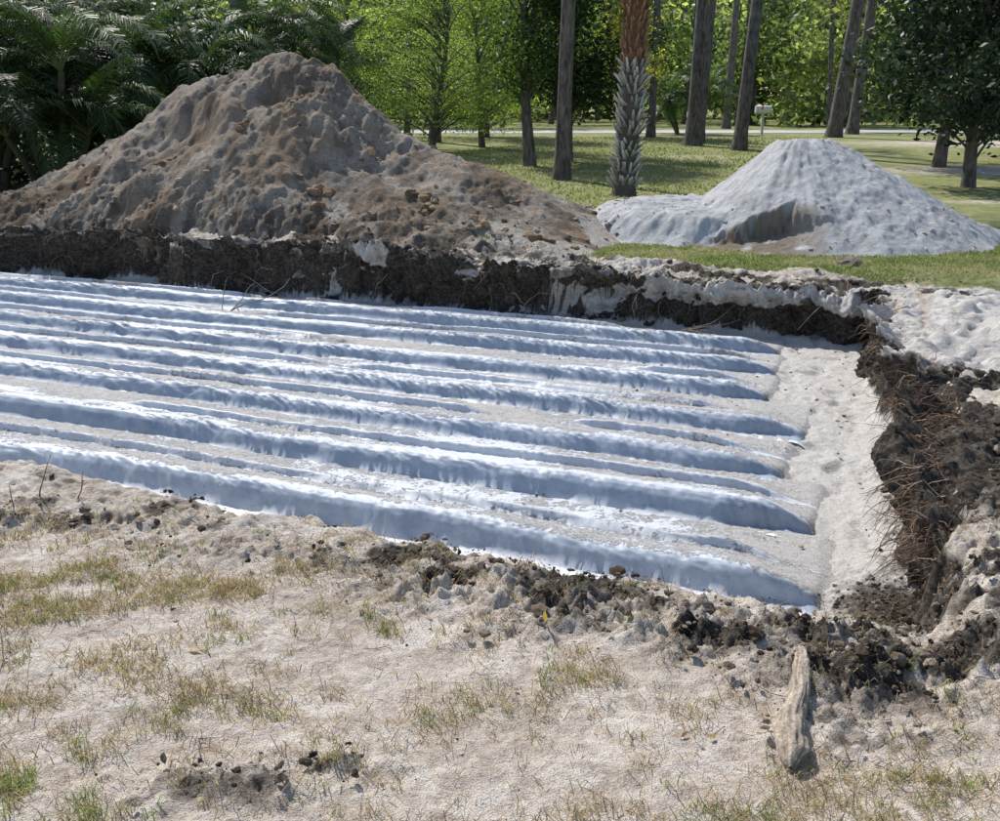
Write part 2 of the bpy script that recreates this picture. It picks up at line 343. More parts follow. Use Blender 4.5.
# ------------------------------------------------------------------ soil clods
def ico(sub):
    import bmesh
    bm=bmesh.new(); bmesh.ops.create_icosphere(bm,subdivisions=sub,radius=1)
    V=np.array([v.co[:] for v in bm.verts]); F=np.array([[v.index for v in f.verts] for f in bm.faces]); bm.free(); return V,F
def clods(name,P,R,col,mat,sub=2,flat=.7,smooth=True,rough=.35):
    V,F=ico(sub); n=len(P); nv=len(V)
    d=1+rough*(rng.random((n,nv,1))-.5)+.25*np.sin(V[None]@rng.normal(0,2.2,(n,3,1))+rng.random((n,1,1))*6)
    W=V[None]*d*(R[:,None,None])*np.array([1,1,flat])*rng.uniform(.6,1.4,(n,1,3))
    a=rng.random(n)*6.28; ca,sa=np.cos(a)[:,None],np.sin(a)[:,None]
    W=np.stack([W[...,0]*ca-W[...,1]*sa,W[...,0]*sa+W[...,1]*ca,W[...,2]],-1)+P[:,None,:]
    FF=(F[None]+np.arange(n)[:,None,None]*nv).reshape(-1,3)
    return mk(name,W.reshape(-1,3),FF,mat,np.repeat(col,nv,0),smooth)
def scatter(n,x0,x1,y0,y1,dens):
    x=rng.uniform(x0,x1,n);y=rng.uniform(y0,y1,n); k=rng.random(n)<dens(x,y); return x[k],y[k]
def dkd(x,y): return ground(x,y,True)[1][:,1]**1.5
P=[];R=[];Cl=[]
def addc(x,y,r,c,sink=.3,z=None):
    z=surf(x,y)+r*(.5-sink) if z is None else z
    P.append(np.stack([x,y,z],-1)); R.append(r); Cl.append(c)
def pal(n,cols,wts=None):
    cols=np.array(cols); i=rng.choice(len(cols),n,p=wts); return cols[i]*rng.uniform(.7,1.25,(n,1))
dk=[(.16,.14,.12),(.25,.22,.185),(.10,.085,.07),(.38,.34,.29)]
x,y=scatter(40000,-3,2.6,1.6,4.4,lambda x,y:dkd(x,y)*.6); r=.003+.008*rng.random(len(x))**3+.018*rng.random(len(x))**16; addc(x,y,r,pal(len(x),dk),.5)
x,y=scatter(800,-3,2.6,1.5,4.2,lambda x,y:.35+0*x); addc(x,y,.002+.006*rng.random(len(x))**4,pal(len(x),[(.55,.5,.43),(.35,.3,.25),(.2,.17,.14)]))
clods('soil_clods',np.concatenate(P),np.concatenate(R),np.concatenate(Cl),m_clod,2,smooth=False,rough=.6)
P=[];R=[];Cl=[]
x,y=scatter(15000,-9.5,5,4.4,15.2,lambda x,y:dkd(x,y)*(dirt_h(x,y)<.25)); r=.007+.035*rng.random(len(x))**6; addc(x,y,r,pal(len(x),dk),.5)
x,y=scatter(11000,-9,2,11,18,lambda x,y:(dirt_h(x,y)>.02)*(.14+.3*sst(1-dirt_h(x,y)/.6))); r=.008+.045*rng.random(len(x))**6; addc(x,y,r,pal(len(x),[(.42,.35,.28),(.45,.40,.35),(.26,.21,.16),(.5,.46,.41)]),.5)
x,y=scatter(1900,-8,5,4.5,11,lambda x,y:(ground(x,y,True)[2]>.9)*1.0); addc(x,y,.004+.012*rng.random(len(x))**4,pal(len(x),[(.5,.47,.42),(.3,.25,.2)]))
x,y=scatter(900,1,7,11.3,16,lambda x,y:(sand_h(x,y)>.03)*(sand_h(x,y)<.5)*1.0); addc(x,y,.006+.03*rng.random(len(x))**6,pal(len(x),[(.8,.8,.78),(.6,.58,.55)]),.5)
clods('dirt_clumps',np.concatenate(P),np.concatenate(R),np.concatenate(Cl),m_clod,2,smooth=False,rough=.55)
P=[];R=[];Cl=[]
big=[(-2.35,13.1,.13),(-5.9,14.9,.1),(-1.0,13.0,.12),(-.9,12.7,.1),(.4,12.1,.1),(-3.5,14.2,.07),(-1.8,14.0,.08),(-4.6,14.2,.08),(-.3,12.4,.09)]
for bx,by,br in big:
    for j in range(7):
        xx=np.array([bx+rng.normal(0,br*.8)]);yy=np.array([by+rng.normal(0,br*.8)]); addc(xx,yy,np.array([br*rng.uniform(.35,.8)]),pal(1,[(.40,.31,.22),(.45,.36,.27),(.32,.25,.18)]),.6)
clods('earth_clump',np.concatenate(P),np.concatenate(R),np.concatenate(Cl),m_clod,3,rough=.25)
P=[];R=[];Cl=[]
addc(np.array([3.9]),np.array([11.15]),np.array([.11]),np.array([(.35,.33,.3)]))
clods('stone',np.concatenate(P),np.concatenate(R),np.concatenate(Cl),m_clod,2,.45,False)
# ------------------------------------------------------------------ tubes
def tube(pts,rad,sides=6):
    pts=np.asarray(pts,float); n=len(pts); t=np.gradient(pts,axis=0); t/=np.linalg.norm(t,axis=1,keepdims=True)+1e-9
    up=np.array([0,0,1.]) if abs(t[0,2])<.9 else np.array([1.,0,0])
    a=np.cross(t,up); a/=np.linalg.norm(a,axis=1,keepdims=True)+1e-9; b=np.cross(t,a)
    th=np.linspace(0,2*np.pi,sides,endpoint=False)
    V=pts[:,None]+np.asarray(rad)[:,None,None]*(np.cos(th)[None,:,None]*a[:,None]+np.sin(th)[None,:,None]*b[:,None])
    i=np.arange(n-1)[:,None]*sides; j=np.arange(sides)[None]; j2=(j+1)%sides
    F=np.stack([i+j,i+j2,i+sides+j2,i+sides+j],-1).reshape(-1,4)
    return V.reshape(-1,3),F
class Acc:
    def __init__(s): s.V=[];s.F=[];s.C=[];s.n=0
    def add(s,V,F,c=(1,1,1)):
        s.V.append(V);s.F.append(F+s.n);s.n+=len(V); c=np.asarray(c,float); s.C.append(np.broadcast_to(c,(len(V),3)) if c.ndim==1 else c)
    def make(s,name,mat,smooth=False,parent=None): return mk(name,np.concatenate(s.V),np.concatenate(s.F),mat,np.concatenate(s.C),smooth,parent)
# roots
A=Acc()
def rootline(p,d,L,r,col,seg=7,curl=.5,grav=.0):
    pts=[np.array(p,float)]; d=np.array(d,float); d/=np.linalg.norm(d)
    for i in range(seg):
        d=d+rng.normal(0,curl,3)*.5+np.array([0,0,-grav]); d/=np.linalg.norm(d); pts.append(pts[-1]+d*L/seg)
    V,F=tube(pts,np.linspace(r,r*.35,seg+1),4); A.add(V,F,np.array(col)*rng.uniform(.7,1.3))
brown=[(.20,.12,.07),(.26,.17,.11),(.13,.08,.05),(.36,.28,.21)]
for i in range(1300): # right wall
    w=rng.uniform(4.4,6.5) if rng.random()<.78 else rng.uniform(6.5,10.2)
    t=rng.random()**.7; x,y=rl(np.array([w])); off=rng.uniform(-.12,.12); x=x[0]-CA*off;y=y[0]+SA*off; g=float(ground(np.array([x+.3*CA]),np.array([y-.3*SA]))[0])
    rootline((x,y,FLOOR+.12+t*(g-FLOOR-.04)),(-CA*.8+rng.normal(0,.5),SA*.8+rng.normal(0,.6),rng.uniform(-.5,.5)),rng.uniform(.06,.3),rng.uniform(.0012,.0035),brown[rng.integers(4)],grav=.2)
for i in range(150): # far wall
    s=rng.uniform(-13,0); x,y=fl(np.array([s])); o=rng.uniform(0,.12); x=x[0]-SA*o;y=y[0]-CA*o; z=rng.uniform(-.35,.1)
    rootline((x,y,z+.02),(rng.normal(0,.9),-.8,rng.uniform(-.6,.4)),rng.uniform(.1,.45),rng.uniform(.002,.006),brown[rng.integers(4)],grav=.15)
for (x,y,L,dx,dy) in [(-3.0,10.9,.8,.3,.5),(-2.6,11.9,.7,-.6,.2),(1.9,9.9,.7,.8,-.4),(3.1,9.8,.5,.3,-.5),(-.9,11.2,.6,-.3,.4)]:
    for j in range(4):
        z=float(surf(np.array([x]),np.array([y]))[0]); rootline((x+rng.normal(0,.1),y,z+.04),(dx+rng.normal(0,.3),dy,rng.uniform(.0,.5)),L*rng.uniform(.6,1.1),.008,(.3,.25,.2),curl=.25)
A.make('exposed_roots',m_root)
A=Acc()
for i in range(150):
    x,y=rng.uniform(-2.2,1.8),rng.uniform(1.8,4); z=float(ground(np.array([x]),np.array([y]))[0])
    rootline((x,y,z+.006),(rng.normal(),rng.normal(),rng.uniform(-.05,.1)),rng.uniform(.03,.14),rng.uniform(.001,.002),[(.2,.14,.09),(.34,.27,.2),(.1,.07,.05)][rng.integers(3)],curl=.25,grav=.0)
for (x,y,L) in [(-2.15,4.35,.28),(-1.95,4.3,.2),(-2.2,4.2,.15)]:
    rootline((x,y,float(ground(np.array([x]),np.array([y]))[0])),(.25,-.2,.6),L,.004,(.16,.11,.07),curl=.2)
A.make('twigs',m_root)
# weathered log piece
ns=44; tt=np.linspace(0,1,80); p0=np.array([.955,2.86]);p1=np.array([.80,2.30])
bx=p0[0]+(p1[0]-p0[0])*tt+.016*np.sin(tt*5+.5)+.004*np.sin(tt*17); by=p0[1]+(p1[1]-p0[1])*tt; rr=np.interp(tt,[0,.02,.12,.3,.5,.72,.88,.97,1],[.010,.02,.023,.027,.030,.038,.036,.02,.004])
bz=np.linspace(float(ground(bx[:1],by[:1])[0]),float(ground(bx[-1:],by[-1:])[0]),80)+.02
V,F=tube(np.stack([bx,by,bz],-1),rr,ns)
th=np.tile(np.linspace(0,2*np.pi,ns,endpoint=False),80); tv=np.repeat(tt,ns)
gr=fbm(np.cos(th)*3+9+tv*1.2,np.sin(th)*3+tv*2.2,3,301)-.5; gr2=fbm(np.cos(th)*9+40+tv*2,np.sin(th)*9+tv*4,3,305)-.5; kn=fbm(tv*12,np.cos(th)*2,3,308)-.5
cen=np.repeat(np.stack([bx,by,bz],-1),ns,0); V=cen+(V-cen)*(1+.5*gr+.3*gr2+.6*kn)[:,None]*np.array([1,1,.8])
mk('weathered_log',V,F,m_wood,np.clip(np.array([.36,.30,.235])*(1+1.1*gr+1.3*gr2+.8*kn)[:,None],.05,.6),True)
# ------------------------------------------------------------------ grass
def blades(name,x,y,z,h,wd,lean,col,mat=m_grass,curl=.5):
    n=len(x); a=rng.random(n)*6.283; la=rng.random(n)*6.283; ca,sa=np.cos(a),np.sin(a)
    lx,ly=np.cos(la)*lean,np.sin(la)*lean
    b=np.stack([x,y,z-.005],-1); sd=np.stack([ca*wd/2,sa*wd/2,0*x],-1)
    mid=b+np.stack([lx*h*.4,ly*h*.4,h*.6*np.sqrt(np.clip(1-(lean*.6)**2,.1,1))],-1)
    tip=b+np.stack([lx*h,ly*h,h*np.clip(1-lean*curl*1.4,.06,1)],-1)
    V=np.stack([b-sd,b+sd,mid+sd*.7,mid-sd*.7,tip+sd*.1,tip-sd*.1],1).reshape(-1,3)
    o=np.arange(n)[:,None]*6; F=np.concatenate([o+np.array([0,1,2,3]),o+np.array([3,2,4,5])]); mk(name,V,F,mat,np.repeat(col,6,0))
def tufts(n,x0,x1,y0,y1,dens,per,rad):
    x,y=scatter(n,x0,x1,y0,y1,dens); k=rng.integers(per[0],per[1],len(x)); X=np.repeat(x,k);Y=np.repeat(y,k)
    g=np.repeat(rng.random(len(x)),k)
    return X+rng.normal(0,rad,len(X)),Y+rng.normal(0,rad,len(X)),g
def gd(x,y): return (gauss(x,y,GRASS)*sst((fbm(x*5,y*5,4,51)-.42)/.15))**1.1
cor=lambda x,y: gauss(x,y,[(-1.25,2.1,.3,.35,1.)])
x,y,g=tufts(13000,-3,2.2,1.55,4.3,lambda x,y:gd(x,y)*.9+.008,(6,20),.012)
k=len(x); G=np.array([.21,.30,.07]);D=np.array([.54,.42,.25]);gp=sst((fbm(x*2.2,y*2.2,3,320)-.45)/.12); t=np.clip(g*1.7+rng.normal(0,.2,k)-.1-.5*cor(x,y)-.6*gp,0,1)[:,None]
blades('grass_tufts',x,y,ground(x,y),.012+.035*rng.random(k)**1.5+.015*gp*rng.random(k)+.06*cor(x,y)*rng.random(k)+.03*gauss(x,y,[(-.19,2.54,.07,.05,1.)]),.0022+.0018*rng.random(k),rng.uniform(.2,.9,k),(G*(1-t)+D*t)*rng.uniform(.6,1.25,(k,1)))
x,y,g=tufts(15000,-3,2.2,1.55,4.2,lambda x,y:np.clip(gd(x,y)*1.2+.07,0,1),(3,12),.03); k=len(x)
blades('dry_grass',x,y,ground(x,y)+.006,.02+.06*rng.random(k),.002+.0016*rng.random(k),rng.uniform(.85,1.,k),np.array([.55,.42,.26])*rng.uniform(.3,1.25,(k,1)),curl=.7)
def lawnd(x,y): return (ground(x,y,True)[1][:,0]>.5)*(dirt_h(x,y)<0)*(sand_h(x,y)<0)*1.0
x,y=scatter(80000,0,8,10.4,14.5,lawnd);k=len(x);t=sst((fbm(x*1.5,y*1.5,4,311)-.4)/.3)[:,None]
blades('lawn_grass',x,y,ground(x,y),.02+.04*rng.random(k),.008+.006*rng.random(k),rng.uniform(.2,.9,k),(np.array([.22,.28,.09])*(1-t)+np.array([.44,.41,.23])*t)*rng.uniform(.6,1.3,(k,1)))
x,y=scatter(90000,-12,20,15,42,lambda x,y:lawnd(x,y)*(.15+1.1*(15/y)**1.5)*(np.abs(x)<y*.56));k=len(x);t=sst((fbm(x*.6,y*.6,4,312)-.42)/.3)[:,None]
blades('lawn_grass',x,y,ground(x,y),.04+.05*rng.random(k),.02+.03*rng.random(k),rng.uniform(.2,.9,k),(np.array([.21,.28,.08])*(1-t)+np.array([.44,.40,.2])*t)*rng.uniform(.6,1.3,(k,1)))
x,y,g=tufts(160,-4.2,3.5,9.9,12,lambda x,y:(dkd(x,y)>.2)*.5,(5,12),.04);k=len(x)
blades('weeds',x,y,surf(x,y)+.03,.04+.09*rng.random(k),.008+0*x,rng.uniform(.3,.9,k),np.array([.18,.24,.06])*rng.uniform(.6,1.4,(k,1)))
# ------------------------------------------------------------------ leaves on ground
def leafq(C,size,asp=.5,flat=0.):
    n=len(C); d=rng.normal(0,1,(n,3)); d[:,2]*=(1-flat); d/=np.linalg.norm(d,axis=1,keepdims=True)
    e=rng.normal(0,1,(n,3)); e[:,2]*=(1-flat); e-=d*(e*d).sum(1,keepdims=True); e/=np.linalg.norm(e,axis=1,keepdims=True)+1e-9
    s=size[:,None]; V=np.stack([C-d*s*.5,C+e*s*asp*.5,C+d*s*.5,C-e*s*asp*.5],1).reshape(-1,3)
    return V,np.arange(n*4).reshape(-1,4)
x=rng.uniform(-2.5,2,60);y=rng.uniform(1.8,4,60); x[:3]=[.155,-1.0,-1.5];y[:3]=[3.08,2.9,2.2]
sz=rng.uniform(.015,.035,60);sz[0]=.075;sz[1]=.05; zl=ground(x,y)+.012; zl[0]+=.03; V,F=leafq(np.stack([x,y,zl],-1),sz,.6,.85)
cl=pal(60,[(.3,.2,.1),(.5,.36,.12),(.22,.13,.07),(.4,.3,.2)]);cl[0]=(.6,.45,.08);cl[1]=(.6,.42,.1)
mk('fallen_leaves',V,F,m_grass,np.repeat(cl,4,0))
# ------------------------------------------------------------------ road
rx=np.linspace(-120,120,121); cy=50+.02*rx+.0008*rx**2
V=[];
for a,b in zip(rx,cy): V+= [(a,b-2.8,.465),(a,b+2.8,.465)]
m_road,nt,N,L,B=newmat('asphalt_mat'); a=noise(nt,3,6,.7); L.new(ramp(nt,a,[(.3,(.38,.37,.36)),(.7,(.5,.49,.47))]),B.inputs['Base Color']); B.inputs['Roughness'].default_value=.9
i=np.arange(120)[:,None]*2; mk('road',np.array(V),i+np.array([0,2,3,1]),m_road)
V=[]
for a,b in zip(rx,cy):
    for o in (-2.65,-2.53): V.append((a,b+o,.470))
m_paint,nt,N,L,B=newmat('road_paint_mat'); a=noise(nt,8,4,.7); L.new(ramp(nt,a,[(.35,(.5,.5,.48)),(.6,(.78,.78,.76))]),B.inputs['Base Color'])
mk('road_edge_line',np.array(V),i+np.array([0,2,3,1]),m_paint)
# ------------------------------------------------------------------ mailbox
def boxm(p0,p1):
    x0,y0,z0=p0;x1,y1,z1=p1
    V=np.array([(x0,y0,z0),(x1,y0,z0),(x1,y1,z0),(x0,y1,z0),(x0,y0,z1),(x1,y0,z1),(x1,y1,z1),(x0,y1,z1)],float)
    return V,np.array([(0,3,2,1),(4,5,6,7),(0,1,5,4),(1,2,6,5),(2,3,7,6),(3,0,4,7)])
mb=empty('mailbox'); mx,my,mz=11.4,45.2,.45
m_white=attrmat('white_painted_mat',.5,0,bmp=(20,.002))
A=Acc();V,F=boxm((mx-.05,my-.05,mz-.1),(mx+.05,my+.05,mz+.95));A.add(V,F,(.6,.58,.55));V,F=boxm((mx-.36,my-.045,mz+.88),(mx+.3,my+.045,mz+.94));A.add(V,F,(.6,.58,.55));A.make('post',m_white,parent=mb)
th=np.linspace(0,np.pi,9);prof=[(-.14,0)]+[(-.14*math.cos(t),.14+.14*math.sin(t)) for t in th]+[(.14,0)]
V=[]
for xx in (mx-.34,mx+.34):
    for (u,v) in prof: V.append((xx,my+u,mz+.943+v))
n=len(prof); F=[(i,(i+1)%n,n+(i+1)%n,n+i) for i in range(n)]
V=np.array(V); A=Acc();A.add(V,np.array(F),(.8,.8,.78))
A.make('box',m_white,True,mb)
me=bpy.data.meshes.new('door'); me.from_pydata([tuple(v) for v in V],[],[tuple(range(n)),tuple(range(2*n-1,n-1,-1))]); me.materials.append(m_white)
a=me.color_attributes.new(name='Col',type='FLOAT_COLOR',domain='POINT'); a.data.foreach_set('color',np.full(2*n*4,.72,dtype=np.float32))
o=bpy.data.objects.new('door',me); scene.collection.objects.link(o); o.parent=mb
A=Acc();V,F=boxm((mx-.1,my-.165,mz+1.05),(mx-.05,my-.15,mz+1.28));A.add(V,F,(.5,.05,.03));A.make('flag',m_white,parent=mb)
# ------------------------------------------------------------------ trees
def gz1(x,y): return float(ground(np.array([x]),np.array([y]))[0])
def trunk(x,y,h,r0,r1,leanx=0,leany=0,par=None,flare=1.35,z0=None,name='trunk',wob=.06):
    z=gz1(x,y)-.1; t=np.linspace(0,1,26); ph=rng.random()*6
    px=x+leanx*t+wob*np.sin(t*5+ph)*t; py=y+leany*t+wob*np.cos(t*4+ph)*t; pz=z+h*t
    r=r0+(r1-r0)*t; r=r*(1+(flare-1)*np.exp(-t*h/.35))
    V,F=tube(np.stack([px,py,pz],-1),r,18)
    c=np.repeat(np.stack([px,py,pz],-1),18,0); nn=fbm(np.tile(np.arange(18),26)*1.1,V[:,2]*1.5,3,401)-.5; V=c+(V-c)*(1+.16*nn[:,None])
    mk(name,V,F,m_bark,None,True,par); return np.stack([px,py,pz],-1),r
def limb(A,p,d,L,r,seg=6,curl=.25):
    pts=[np.array(p,float)];d=np.array(d,float);d/=np.linalg.norm(d)
    for i in range(seg): d=d+rng.normal(0,curl,3)*.6;d/=np.linalg.norm(d);pts.append(pts[-1]+d*L/seg)
    V,F=tube(pts,np.linspace(r,r*.3,seg+1),6);A.add(V,F);return np.array(pts)
def crownleaves(C,per,spread,size,cols,asp=.5,flatz=1.,dark=.5):
    C=np.asarray(C);n=len(C); P=np.repeat(C,per,0)+rng.normal(0,1,(n*per,3))*np.array([spread,spread,spread*flatz])
    V,F=leafq(P,size*rng.uniform(.6,1.4,n*per),asp,.25)
    cc=np.array(cols)[rng.integers(len(cols),size=n)]*rng.uniform(dark,1.35,(n,1)); cc=np.repeat(cc,per,0)*rng.uniform(.7,1.3,(n*per,1)); return V,F,np.repeat(cc,4,0)
def pine(x,y,r,h=15,leanx=0,leany=0,crown=True):
    e=empty('pine_tree'); P,R=trunk(x,y,h,r,r*.45,leanx,leany,e); A=Acc(); tips=[]
    for i in range(16):
        t=rng.uniform(.66,1.); p=P[int(t*25)]; a=rng.random()*6.28
        q=limb(A,p,(math.cos(a),math.sin(a),rng.uniform(.0,.5)),rng.uniform(1.5,3.)*(1.3-t*.6),.06); tips+=list(q[2:])
    A.make('limbs',m_bark,True,e)
    V,F,c=crownleaves(tips,20,.28,.3,[(.05,.09,.03),(.07,.11,.035)],.12); mk('needles',V,F,m_leaf,c,parent=e)
pine(1.42,23.6,.18,15,.3,0); pine(6.7,36,.27,16,.4,0); pine(7.15,37.5,.22,16,.7,0); pine(7.75,33.5,.22,15,.9,.3); pine(13.5,42,.29,17,1.6,0); pine(15.6,46,.25,17,1.,0)
pine(-7.9,32.5,.27,16,.0,0); pine(-2.4,38,.2,15,.6,0); pine(-3.6,40,.12,15,.8,0); pine(6.1,42,.17,14,.2,0); pine(20.,41,.25,16,.3,0); pine(12.4,57,.22,15,.3,0);pine(-11,44,.2,15,.3,0)
# fronds ---------------------------------------------------------------
def frond(A,S,base,az,el,L,droop,nl=40,ll=.5,col=(.06,.1,.03),lw=.04,hang=.35):
    n=12; t=np.linspace(0,1,n); ang=el-droop*t**1.3; ds=L/(n-1)
    hx=np.concatenate([[0],np.cumsum(np.cos(ang[:-1])*ds)]); hz=np.concatenate([[0],np.cumsum(np.sin(ang[:-1])*ds)])
    pts=np.stack([base[0]+hx*math.cos(az),base[1]+hx*math.sin(az),base[2]+hz],-1)
    V,F=tube(pts,np.linspace(.018,.004,n),3);S.add(V,F,(.16,.18,.07))
    u=np.linspace(.14,.99,nl); P=np.stack([np.interp(u,t,pts[:,k]) for k in range(3)],-1)
    T=np.gradient(P,axis=0);T/=np.linalg.norm(T,axis=1,keepdims=True)
    side=np.array([-math.sin(az),math.cos(az),0.])
    for sg in (-1,1):
        l=ll*np.sin(np.pi*(u*.85+.12))**.6*rng.uniform(.8,1.15,nl)
        d=side*sg*.85+T*.65+np.array([0,0,1])*rng.normal(.1,.12,(nl,1)); d/=np.linalg.norm(d,axis=1,keepdims=True)
        m=P+d*l[:,None]*.5; e=P+d*l[:,None]*.95-np.array([0,0,1])*(l*hang)[:,None]; wv=T*lw/2
        V=np.stack([P-wv*.5,P+wv*.5,m+wv,m-wv,e+wv*.1,e-wv*.1],1).reshape(-1,3); o=np.arange(nl)[:,None]*6
        A.add(V,np.concatenate([o+np.array([0,1,2,3]),o+np.array([3,2,4,5])]),np.repeat(np.array(col)*rng.uniform(.65,1.3,(nl,1)),6,0))
def palmclump(x,y,h,nf,L,stems=4,col=(.04,.07,.024)):
    e=empty('areca_palm'); A=Acc();S=Acc();z=gz1(x,y)
    T=Acc()
    for j in range(stems):
        a=rng.random()*6.28; bx,by=x+.35*math.cos(a),y+.35*math.sin(a); hh=h*rng.uniform(.35,1.)
        tx,ty=bx+.5*math.cos(a),by+.5*math.sin(a); tt=np.linspace(0,1,8)
        pts=np.stack([bx+(tx-bx)*tt**1.5,by+(ty-by)*tt**1.5,z-.1+(hh+.1)*tt],-1); V,F=tube(pts,np.linspace(.09,.06,8),8); T.add(V,F,(.10,.095,.06))
        for k in range(nf):
            frond(A,S,(tx,ty,z+hh),rng.random()*6.28,rng.uniform(.5,1.45),L*rng.uniform(.7,1.1),rng.uniform(1.4,2.9),col=np.array(col)*rng.uniform(.6,1.5))
    T.make('stems',m_root,True,e);S.make('rachises',m_root,False,e);A.make('leaflets',m_darkleaf,False,e)
palmclump(-8.4,19.6,2.3,15,2.6,5); palmclump(-10.3,20.5,2.8,14,3.,5); palmclump(-9.4,22.5,3.4,14,3.,5); palmclump(-11.8,24,3.4,13,3.2); palmclump(-7.2,22.5,2.8,14,2.7)
palmclump(-7.0,27,3.4,12,3); palmclump(-9.8,28,3.6,12,3.2); palmclump(-5.2,30,3.2,11,2.8,col=(.05,.085,.03)); palmclump(-13.5,29,4,11,3.2); palmclump(8.2,46,1.8,10,2.4,col=(.06,.1,.03))
# sabal palm with boots ------------------------------------------------
e=empty('cabbage_palm_tree'); px,py=2.42,20.0; z=gz1(px,py); Hh=5.2
t=np.linspace(0,1,30); pts=np.stack([px+.12*t+.05*np.sin(t*4),py+0*t,z-.1+Hh*t],-1)
V,F=tube(pts,np.interp(t,[0,.05,.3,.6,1],[.3,.21,.19,.2,.2]),16); hz=V[:,2]-z; nn=fbm(hz*9,np.arctan2(V[:,1]-py,V[:,0]-px)*3,3,501)
tc=np.where((hz>2.5)[:,None],np.array([.2,.10,.06]),np.array([.12,.105,.09]))*(.4+1.2*nn[:,None]); mk('trunk',V,F,m_root,tc,True,e)
A=Acc(); lev=0
zz=.15
while zz<Hh-.1:
    nb_=7
    for j in range(nb_):
        a=2*np.pi*(j+.5*(lev%2))/nb_+rng.normal(0,.14)+lev*.13; up=zz>2.45+rng.normal(0,.1)
        r0=.19; cxx=px+.12*zz/Hh+.05*math.sin(zz/Hh*4); Lb=rng.uniform(.10,.26)*(1.1 if up else 1); out=rng.uniform(.04,.16)*(1 if not up else .6)
        if rng.random()<.16: continue
        ro=np.array([math.cos(a),math.sin(a),0]);ta=np.array([-math.sin(a),math.cos(a),0]);b=np.array([cxx,py,z+zz+rng.normal(0,.03)])+ro*(r0-.02)
        sh=rng.choice([-1,1])*.035
        for sd in ((-1,1)):
            base=b+ta*sd*.045; tip=base+ro*(out+.03)+np.array([0,0,Lb*rng.uniform(.7,1.1)])+ta*(sd*.035+sh)
            wv=ta*.034;tv=ro*.024
            V=np.array([base-wv-tv,base+wv-tv,base+wv+tv,base-wv+tv,tip-wv*.4-tv*.4,tip+wv*.4-tv*.4,tip+wv*.4+tv*.4,tip-wv*.4+tv*.4])
            F=np.array([(0,3,2,1),(4,5,6,7),(0,1,5,4),(1,2,6,5),(2,3,7,6),(3,0,4,7)])
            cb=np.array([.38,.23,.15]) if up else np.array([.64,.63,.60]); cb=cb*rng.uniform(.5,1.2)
            c=np.concatenate([np.tile(cb*.4,(4,1)),np.tile(cb*1.25,(4,1))]); A.add(V,F,c)  # shade in the gaps and light on the tips painted into the boot colours
    zz+=.125;lev+=1
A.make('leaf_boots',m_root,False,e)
A=Acc();S=Acc()
for i in range(30): # fan leaves
    az=rng.random()*6.28;el=rng.uniform(-.7,1.2);b=np.array([px+.12,py,z+Hh]);d=np.array([math.cos(az)*math.cos(el),math.sin(az)*math.cos(el),math.sin(el)]);L=rng.uniform(.9,1.4)
    V,F=tube([b,b+d*L*.5,b+d*L+np.array([0,0,-.1])],[.02,.015,.012],4);S.add(V,F,(.2,.22,.08)); h=b+d*L+np.array([0,0,-.1]); side=np.array([-math.sin(az),math.cos(az),0])
    nn_=26; th=np.linspace(-1.9,1.9,nn_); dd=np.cos(th)[:,None]*d+np.sin(th)[:,None]*side; l=rng.uniform(.75,1.0,nn_)*1.0
    m=h+dd*l[:,None]*.6; tp=h+dd*l[:,None]-np.array([0,0,1])*rng.uniform(.2,.45,(nn_,1)); wv=np.cross(dd,np.cross(d,side))*.03
    V=np.stack([np.tile(h,(nn_,1)),m-wv,tp,m+wv],1).reshape(-1,3); A.add(V,np.arange(nn_*4).reshape(-1,4),np.repeat(np.array([.11,.14,.04])*rng.uniform(.6,1.4,(nn_,1)),4,0))
S.make('petioles',m_root,False,e);A.make('fan_leaves',m_leaf,False,e)
# broadleaf trees --------------------------------------------------------
def broad(name,x,y,h,rad,r0,cols,zlow=1.,n=60,per=90,size=.13,spread=.3,mat=None,flatz=.7,asp=.5,squash=1.):
    e=empty(name); P,R=trunk(x,y,h*.75,r0,r0*.4,rng.normal(0,.2),0,e,1.2); A=Acc(); C=[]; z=gz1(x,y)
    for i in range(n):
        a=rng.random()*6.28; q=rng.random()**.5; hz=rng.uniform(zlow,h); fr=math.sin(math.pi*min(1,max(.12,(hz-zlow*.5)/(h-zlow*.5)*.8+.15)))**.7
        tgt=np.array([x+math.cos(a)*rad*q*fr,y+math.sin(a)*rad*q*fr,z+hz]); j=int(np.clip((hz-.7)/(h*.75)*25,3,25)); st=P[j]
        k=np.linspace(0,1,5)[:,None]; pts=st*(1-k)+tgt*k+np.array([0,0,1])*.25*np.sin(k*np.pi); V,F=tube(pts,np.linspace(r0*.22,.01,5),5);A.add(V,F)
        C.append(tgt)
        for _ in range(2): C.append(pts[3]+rng.normal(0,.25,3))
    A.make('limbs',m_bark,True,e); V,F,c=crownleaves(C,per,spread,size,cols,asp,flatz); mk('leaves',V,F,mat or m_leaf,c,parent=e)
GR=[(.06,.095,.03),(.09,.14,.045),(.04,.065,.025)]
BR=[(.18,.25,.08),(.23,.30,.10),(.12,.17,.055)]
DK=[(.025,.045,.025),(.035,.06,.03),(.02,.034,.02)]
broad('magnolia_tree',9.9,21.6,5.5,2.2,.14,DK,1.3,55,70,.16,.3,m_darkleaf)
broad('magnolia_tree',11.6,27.2,6,2.1,.17,DK,1.6,55,70,.17,.33,m_darkleaf)
broad('magnolia_tree',15.5,29,6.5,3.,.17,DK,.9,60,70,.18,.36,m_darkleaf)
broad('cypress_tree',-2.2,33,5.5,2.6,.12,BR,.7,85,75,.09,.32,None,.22,.35)
broad('cypress_tree',-.6,35,5.5,2.2,.11,BR,.6,75,75,.09,.32,None,.22,.35)
